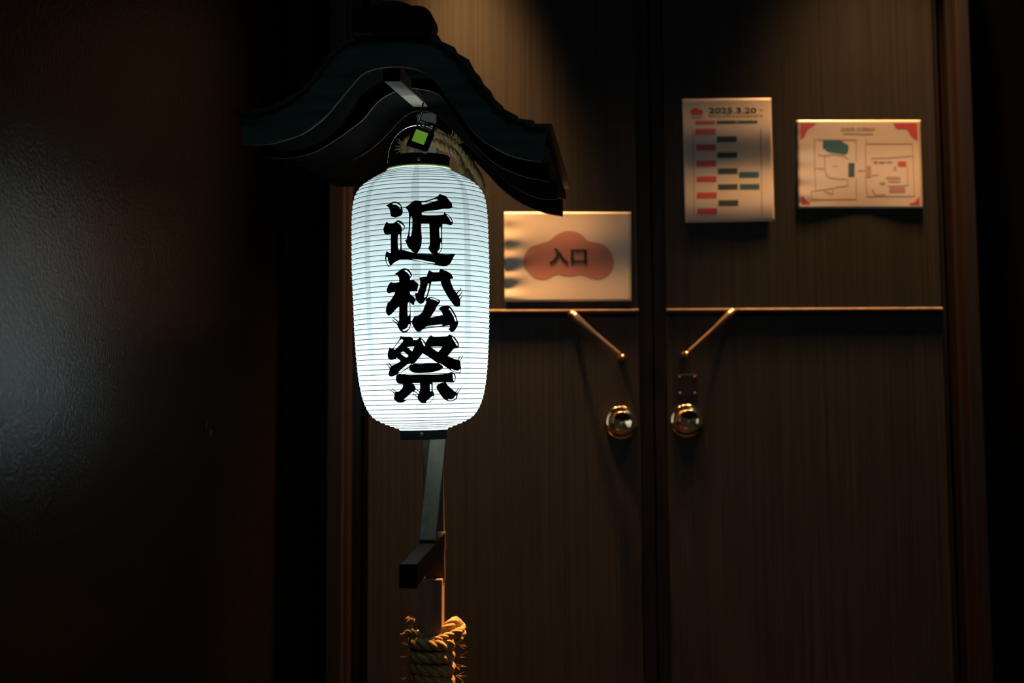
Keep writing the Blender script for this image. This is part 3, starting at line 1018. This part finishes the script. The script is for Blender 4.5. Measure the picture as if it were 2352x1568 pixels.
straws(P(1108, 428, 2.755), Vector((0.1, 0, -1)), 0.35, 22, 0.02, 0.0008, rope, 5)
straws(P(1040, 322, 2.755), Vector((0.4, -0.2, 0.3)), 0.9, 24, 0.025, 0.0008, rope, 6)
straws(P(930, 338, 2.77), Vector((-0.6, -0.2, 0)), 0.6, 22, 0.018, 0.0010, rope, 8)

# rope coiled round the lower post
coil = empty('straw_rope_coil', (pt.x, 2.797, 0.30), 'brown straw rope coiled tightly round the lower post at the bottom edge', 'rope')
rr_ = 0.0115
xw, yw = 0.0222 + rr_, 0.0525 + rr_
cyc = Vector((pt.x, 2.7975, 0))
zt = P(990, 1462, 2.735).z
path = []
turns = 13
for k in range(turns * 40 + 1):
    a = 2 * PI * k / 40
    ca, sa = math.cos(a), math.sin(a)
    # rounded rectangle
    ex_ = 0.55
    x_ = xw * (abs(ca) ** ex_) * (1 if ca >= 0 else -1)
    y_ = yw * (abs(sa) ** ex_) * (1 if sa >= 0 else -1)
    path.append(cyc + Vector((x_, y_, zt - 0.0225 * a / (2 * PI) + 0.002 * math.sin(a * 1.7))))
strands(path, rr_, 0.052, coil, seed=11, sides=7)
# knot and upturned ends on top
kn = P(1040, 1447, 2.77)
strands(catmull([kn + Vector((-0.026, 0.0, -0.010)), kn + Vector((-0.010, -0.010, 0.006)), kn + Vector((0.002, 0.0, 0.015)), kn + Vector((0.012, 0.012, 0.010)), kn + Vector((0.016, 0.0, -0.006)), kn + Vector((0.008, -0.014, -0.016))], 7), 0.0105, 0.045, coil, name='knot_strand', seed=13)
strands(catmull([kn + Vector((-0.052, -0.030, -0.018)), kn + Vector((-0.030, -0.032, -0.014)), kn + Vector((-0.006, -0.022, -0.008)), kn + Vector((0.014, -0.012, 0.000)), kn + Vector((0.016, 0.006, -0.010))], 7), 0.0075, 0.04, coil, name='knot_strand', seed=14)
le = P(944, 1448, 2.76)
strands(catmull([le + Vector((0.018, -0.010, -0.012)), le + Vector((0.004, -0.004, -0.008)), le + Vector((-0.004, 0.0, 0.004)), le + Vector((0.000, 0.002, 0.022))], 7), 0.0085, 0.04, coil, name='rope_end', seed=15, fray=0.4)
strands(catmull([le + Vector((-0.016, -0.004, -0.012)), le + Vector((-0.004, -0.008, -0.001)), le + Vector((0.008, -0.012, -0.003)), le + Vector((0.024, -0.014, -0.010))], 7), 0.006, 0.035, coil, name='rope_end', seed=16, fray=0.3)
straws(le + Vector((0, 0, 0.016)), Vector((0, -0.2, 1)), 0.5, 26, 0.012, 0.0007, coil, 21)
straws(kn, Vector((0.7, -0.1, 0.3)), 0.7, 26, 0.024, 0.0007, coil, 22)
for k in range(9):
    zz = zt - 0.02 - 0.020 * k
    straws(Vector((pt.x + 0.052, 2.775, zz)), Vector((1, -0.5, 0.1)), 0.6, 5, 0.018, 0.0008, coil, 30 + k)
    straws(Vector((pt.x - 0.046, 2.765, zz)), Vector((-1, -0.5, 0.1)), 0.6, 3, 0.014, 0.0006, coil, 50 + k)


# ------------------------------------------------------------------ notices on the doors
class Sheet:
    def __init__(s, name, label, corners, wave):
        s.c = corners                     # tl, tr, br, bl in pixels
        s.wave = wave
        mid = [sum(p[i] for p in corners) / 4 for i in (0, 1)]
        s.root = empty(name, P(mid[0], mid[1], YD - 0.001), label, 'notice')
        n, m_ = 40, 40
        vs = []
        for j in range(m_ + 1):
            for i in range(n + 1):
                u, v = i / n, j / m_
                vs.append(s.at(*s.px(u, v), 0, (u, v)))
        nf = len(vs)
        vs += [p + Vector((0, 0.0006, 0)) for p in vs]
        fs = []
        for j in range(m_):
            for i in range(n):
                b = j * (n + 1) + i
                fs.append((b, b + n + 1, b + n + 2, b + 1))
                fs.append((nf + b, nf + b + 1, nf + b + n + 2, nf + b + n + 1))
        edge = [i for i in range(n + 1)] + [j * (n + 1) + n for j in range(1, m_ + 1)] + [m_ * (n + 1) + i for i in range(n - 1, -1, -1)] + [j * (n + 1) for j in range(m_ - 1, 0, -1)]
        for k in range(len(edge)):
            a_, b_ = edge[k], edge[(k + 1) % len(edge)]
            fs.append((a_, b_, b_ + nf, a_ + nf))
        MB().add(vs, fs).build('sheet', 'sheet', s.root, True)
        s.lvl = 0

    def px(s, u, v):
        (x0, y0), (x1, y1), (x2, y2), (x3, y3) = s.c
        return ((x0 * (1 - u) + x1 * u) * (1 - v) + (x3 * (1 - u) + x2 * u) * v, (y0 * (1 - u) + y1 * u) * (1 - v) + (y3 * (1 - u) + y2 * u) * v)

    def uv(s, x, y):
        u = v = 0.5
        for _ in range(8):
            v = (y - (s.c[0][1] * (1 - u) + s.c[1][1] * u)) / ((s.c[3][1] - s.c[0][1]) * (1 - u) + (s.c[2][1] - s.c[1][1]) * u)
            xl = s.c[0][0] * (1 - v) + s.c[3][0] * v
            xr_ = s.c[1][0] * (1 - v) + s.c[2][0] * v
            u = (x - xl) / (xr_ - xl)
        return u, v

    def at(s, x, y, lift, uv=None):
        u, v = uv or s.uv(x, y)
        return P(x, y, YD - 0.0012 - max(0.0, s.wave(u, v)) - lift)

    def ink(s, name, polys, material, lift=1):
        v2, f2 = flat_fill(polys, (6, 6))
        vs = [s.at(x, y, 0.00022 * lift) for x, y in v2]
        return mobj(name, vs, f2, material, s.root)

    def rect(s, name, x0, y0, x1, y1, material, skew=0.0, lift=1):
        return s.ink(name, [[[(x0, y0), (x1, y0 - skew), (x1, y1 - skew), (x0, y1)]]], material, lift)

    def line(s, name, pts, wd, material, lift=1):
        return s.ink(name, [strip(a[0], a[1], b[0], b[1], wd) for a, b in zip(pts, pts[1:])], material, lift)

    def text(s, body, x0, y0, x1, y1, material, bold=0.0, lift=2, name='lettering'):
        cu = bpy.data.curves.new('lettering', 'FONT')
        cu.body = body
        cu.offset = bold
        cu.resolution_u = 3
        ob = bpy.data.objects.new('lettering_tmp', cu)
        COL.objects.link(ob)
        dg = bpy.context.evaluated_depsgraph_get()
        me = ob.evaluated_get(dg).to_mesh()
        vv = [(v.co.x, v.co.y) for v in me.vertices]
        ff = [tuple(p.vertices) for p in me.polygons]
        ob.evaluated_get(dg).to_mesh_clear()
        bpy.data.objects.remove(ob)
        xs, ys = [v[0] for v in vv], [v[1] for v in vv]
        a, b, c_, d_ = min(xs), max(xs), min(ys), max(ys)
        vs = [s.at(x0 + (x1 - x0) * (x - a) / (b - a), y1 + (y0 - y1) * (y - c_) / (d_ - c_), 0.00022 * lift) for x, y in vv]
        return mobj(name, vs, ff, material, s.root)


# entrance sheet
def wave_entry(u, v):
    e_ = math.exp(-(u / 0.12) ** 2)
    return 0.0034 + 0.0015 * e_ * math.sin(2 * PI * (v * 4.6 - 0.1)) * (0.4 + v) + 0.0013 * math.sin(2 * PI * (v * 1.3 + 0.08 * u + 0.82)) + 0.0005 * math.sin(2 * PI * (u * 1.4 + v * 0.7))


S1 = Sheet('entrance_sheet', 'laminated white sheet with pink blossom and entrance writing beside the lantern', [(1158, 487), (1449.5, 487), (1450.5, 691), (1159.5, 692.5)], wave_entry)
k56 = lambda pts: [(1110 + x / 5.6, 460 + y / 5.6) for x, y in pts]
blob = k56([(510, 790), (530, 690), (600, 600), (720, 560), (860, 520), (930, 450), (1020, 405), (1110, 390), (1200, 405), (1280, 450), (1340, 520), (1430, 540), (1540, 560), (1640, 650), (1685, 780), (1670, 880), (1600, 970), (1500, 1020), (1400, 1010), (1300, 965), (1230, 950), (1180, 970), (1110, 978), (1030, 970), (970, 945), (900, 965), (840, 1010), (760, 1025), (660, 1000), (580, 920), (530, 860)])
S1.ink('blossom_print', [[smooth_poly(blob, 2)]], 'p_pink', 1)
S1.text('入口', 1260, 568.5, 1348, 608, 'p_black', 0.032, 3)


# schedule sheet
def wave_sched(u, v):
    return 0.0036 + 0.0034 * math.sin(2 * PI * (v - 0.09) / 0.64) + 0.0004 * math.sin(2 * PI * (u * 1.3 + v * 0.4))


S2 = Sheet('schedule_sheet', 'upright white schedule sheet with red and green blocks on the right door leaf', [(1567, 227), (1771, 224.5), (1779, 508), (1574, 511)], wave_sched)
q49 = lambda x, y: (1550 + x / 4.9, 210 + y / 4.9)


def sblock(x0, y0, x1, y1, material):
    a, b = q49(x0, y0), q49(x1, y1)
    S2.rect('colour_block', a[0], a[1], b[0], b[1], material, skew=0.6)


for x0, y0, x1, y1 in ((232, 332, 450, 370), (232, 420, 458, 482), (240, 600, 462, 664), (242, 778, 465, 845), (245, 957, 467, 1020), (248, 1138, 472, 1203), (252, 1316, 476, 1382)):
    sblock(x0, y0, x1, y1, 'p_red')
for x0, y0, x1, y1 in ((472, 330, 692, 364), (474, 506, 698, 570), (478, 685, 702, 748), (484, 866, 705, 928), (486, 1045, 708, 1106), (490, 1224, 714, 1286)):
    sblock(x0, y0, x1, y1, 'p_green')
for x0, y0, x1, y1 in ((700, 328, 930, 360), (724, 906, 946, 970), (730, 1042, 952, 1104)):
    sblock(x0, y0, x1, y1, 'p_teal')
fl = [q49(x, y) for x, y in [(170, 230), (172, 212), (195, 205), (210, 190), (235, 182), (262, 190), (278, 205), (305, 208), (320, 222), (310, 245), (312, 262), (180, 265), (182, 250)]]
S2.ink('blossom_emblem', [[smooth_poly(fl)]], 'p_red', 1)
a, b = q49(180, 274), q49(312, 304)
S2.text('近松祭', a[0], a[1], b[0], b[1], 'p_brown', 0.01, 2)
a, b = q49(382, 180), q49(918, 245)
S2.text('2025.3.20', a[0], a[1] + 0.5, b[0], b[1], 'p_black', 0.022, 2)
a, b = q49(955, 200), q49(985, 225)
S2.rect('date_mark', a[0], a[1], b[0], b[1], 'p_line')
x_ = 382
rnd = random.Random(4)
marks = []
while x_ < 985:
    wd = rnd.uniform(24, 44)
    a, b = q49(x_, 263), q49(min(x_ + wd * 0.72, 990), 290)
    for _ in range(2):
        yy = rnd.uniform(a[1], b[1] - 1.6)
        marks.append([[(a[0], yy), (b[0], yy - 0.2), (b[0], yy + 1.5), (a[0], yy + 1.7)]])
    xm = rnd.uniform(a[0], b[0] - 2)
    marks.append([[(xm, a[1]), (xm + 1.8, a[1]), (xm + 1.8, b[1]), (xm, b[1])]])
    x_ += wd
S2.ink('small_print', marks, 'p_brown', 1)
for xx, ya, yb in ((206, 420, 1390), (968, 420, 1390)):
    S2.line('border_line', [q49(xx, ya), q49(xx + 12, yb)], 2.2, 'p_line')


# map sheet
def wave_map(u, v):
    edge = 0.5 + 0.5 * math.cos(2 * PI * (u - 0.04) / 0.92)
    return 0.0008 + 0.0058 * edge * max(0, v - 0.25) ** 1.7 + 0.0008 * math.sin(2 * PI * (v * 1.1 + 0.35)) + 0.0006 * math.exp(-(u / 0.12) ** 2) * math.sin(2 * PI * v * 5.0) * v


S3 = Sheet('map_sheet', 'wide white floor map sheet with red corner ornaments on the right door leaf', [(1829.5, 276), (2114, 275.5), (2120, 478.5), (1834, 478)], wave_map)
q58 = lambda x, y: (1810 + x / 5.806, 260 + y / 5.806)
for pts in ([(160, 128), (380, 128), (330, 175), (270, 205), (240, 255), (220, 320), (165, 358)],
            [(1405, 128), (1722, 128), (1728, 350), (1690, 345), (1640, 300), (1610, 250), (1590, 215), (1540, 205), (1470, 212), (1430, 190)],
            [(175, 1108), (205, 1110), (240, 1160), (295, 1190), (290, 1218), (185, 1222)],
            [(1755, 1112), (1755, 1220), (1618, 1220), (1622, 1200), (1690, 1185), (1725, 1140)]):
    S3.ink('corner_ornament', [[[q58(x, y) for x, y in pts]]], 'p_red')
S3.ink('hall_area', [[[q58(x, y) for x, y in [(465, 368), (700, 362), (740, 390), (805, 425), (808, 480), (795, 525), (760, 550), (690, 535), (600, 525), (530, 512), (500, 480), (465, 468)]]]], 'p_teal')
S3.rect('booth_area', *q58(805, 662), *q58(888, 848), 'p_green')
S3.rect('booth_area', *q58(1465, 642), *q58(1578, 708), 'p_red')
S3.rect('booth_area', *q58(1350, 985), *q58(1562, 1055), 'p_pink')
S3.rect('booth_area', *q58(1310, 845), *q58(1500, 880), 'p_line')
S3.rect('booth_area', *q58(1335, 900), *q58(1500, 922), 'p_line')
S3.rect('booth_area', *q58(1045, 700), *q58(1108, 860), 'p_line')
S3.rect('booth_area', *q58(1220, 915), *q58(1300, 950), 'p_line')
S3.text('近松祭 会場MAP', *q58(705, 185), *q58(1160, 232), 'p_brown', 0.012, 2)
S3.line('caption_line', [q58(740, 272), q58(1135, 278)], 2.4, 'p_line')
for pts in ([(355, 330), (355, 735), (490, 740), (490, 570), (600, 545), (740, 565), (800, 610)], [(380, 350), (910, 355), (910, 640)], [(490, 740), (510, 820), (560, 865), (795, 880), (800, 965), (620, 990)],
            [(910, 860), (912, 1145), (310, 1150), (310, 1040), (600, 1000), (600, 1080), (480, 1040)], [(355, 735), (370, 1020)],
            [(1050, 340), (1040, 405), (1660, 405), (1685, 1105), (1055, 1108), (1035, 860), (1035, 405)], [(1110, 600), (1420, 590), (1655, 568)], [(930, 765), (1030, 765)],
            [(1130, 650), (1400, 650)], [(1120, 830), (1210, 820)], [(1590, 700), (1600, 960), (1320, 975)], [(400, 560), (540, 565)], [(605, 705), (660, 705)], [(1120, 1010), (1160, 1090), (1300, 1085)]):
    S3.line('plan_line', [q58(x, y) for x, y in pts], 2.0, 'p_line')
S3.rect('plan_mark', *q58(1150, 640), *q58(1185, 670), 'p_brown')
S3.rect('plan_mark', *q58(1225, 645), *q58(1275, 672), 'p_brown')
S3.rect('plan_mark', *q58(1345, 642), *q58(1370, 668), 'p_brown')
S3.rect('plan_mark', *q58(1410, 712), *q58(1445, 765), 'p_line')
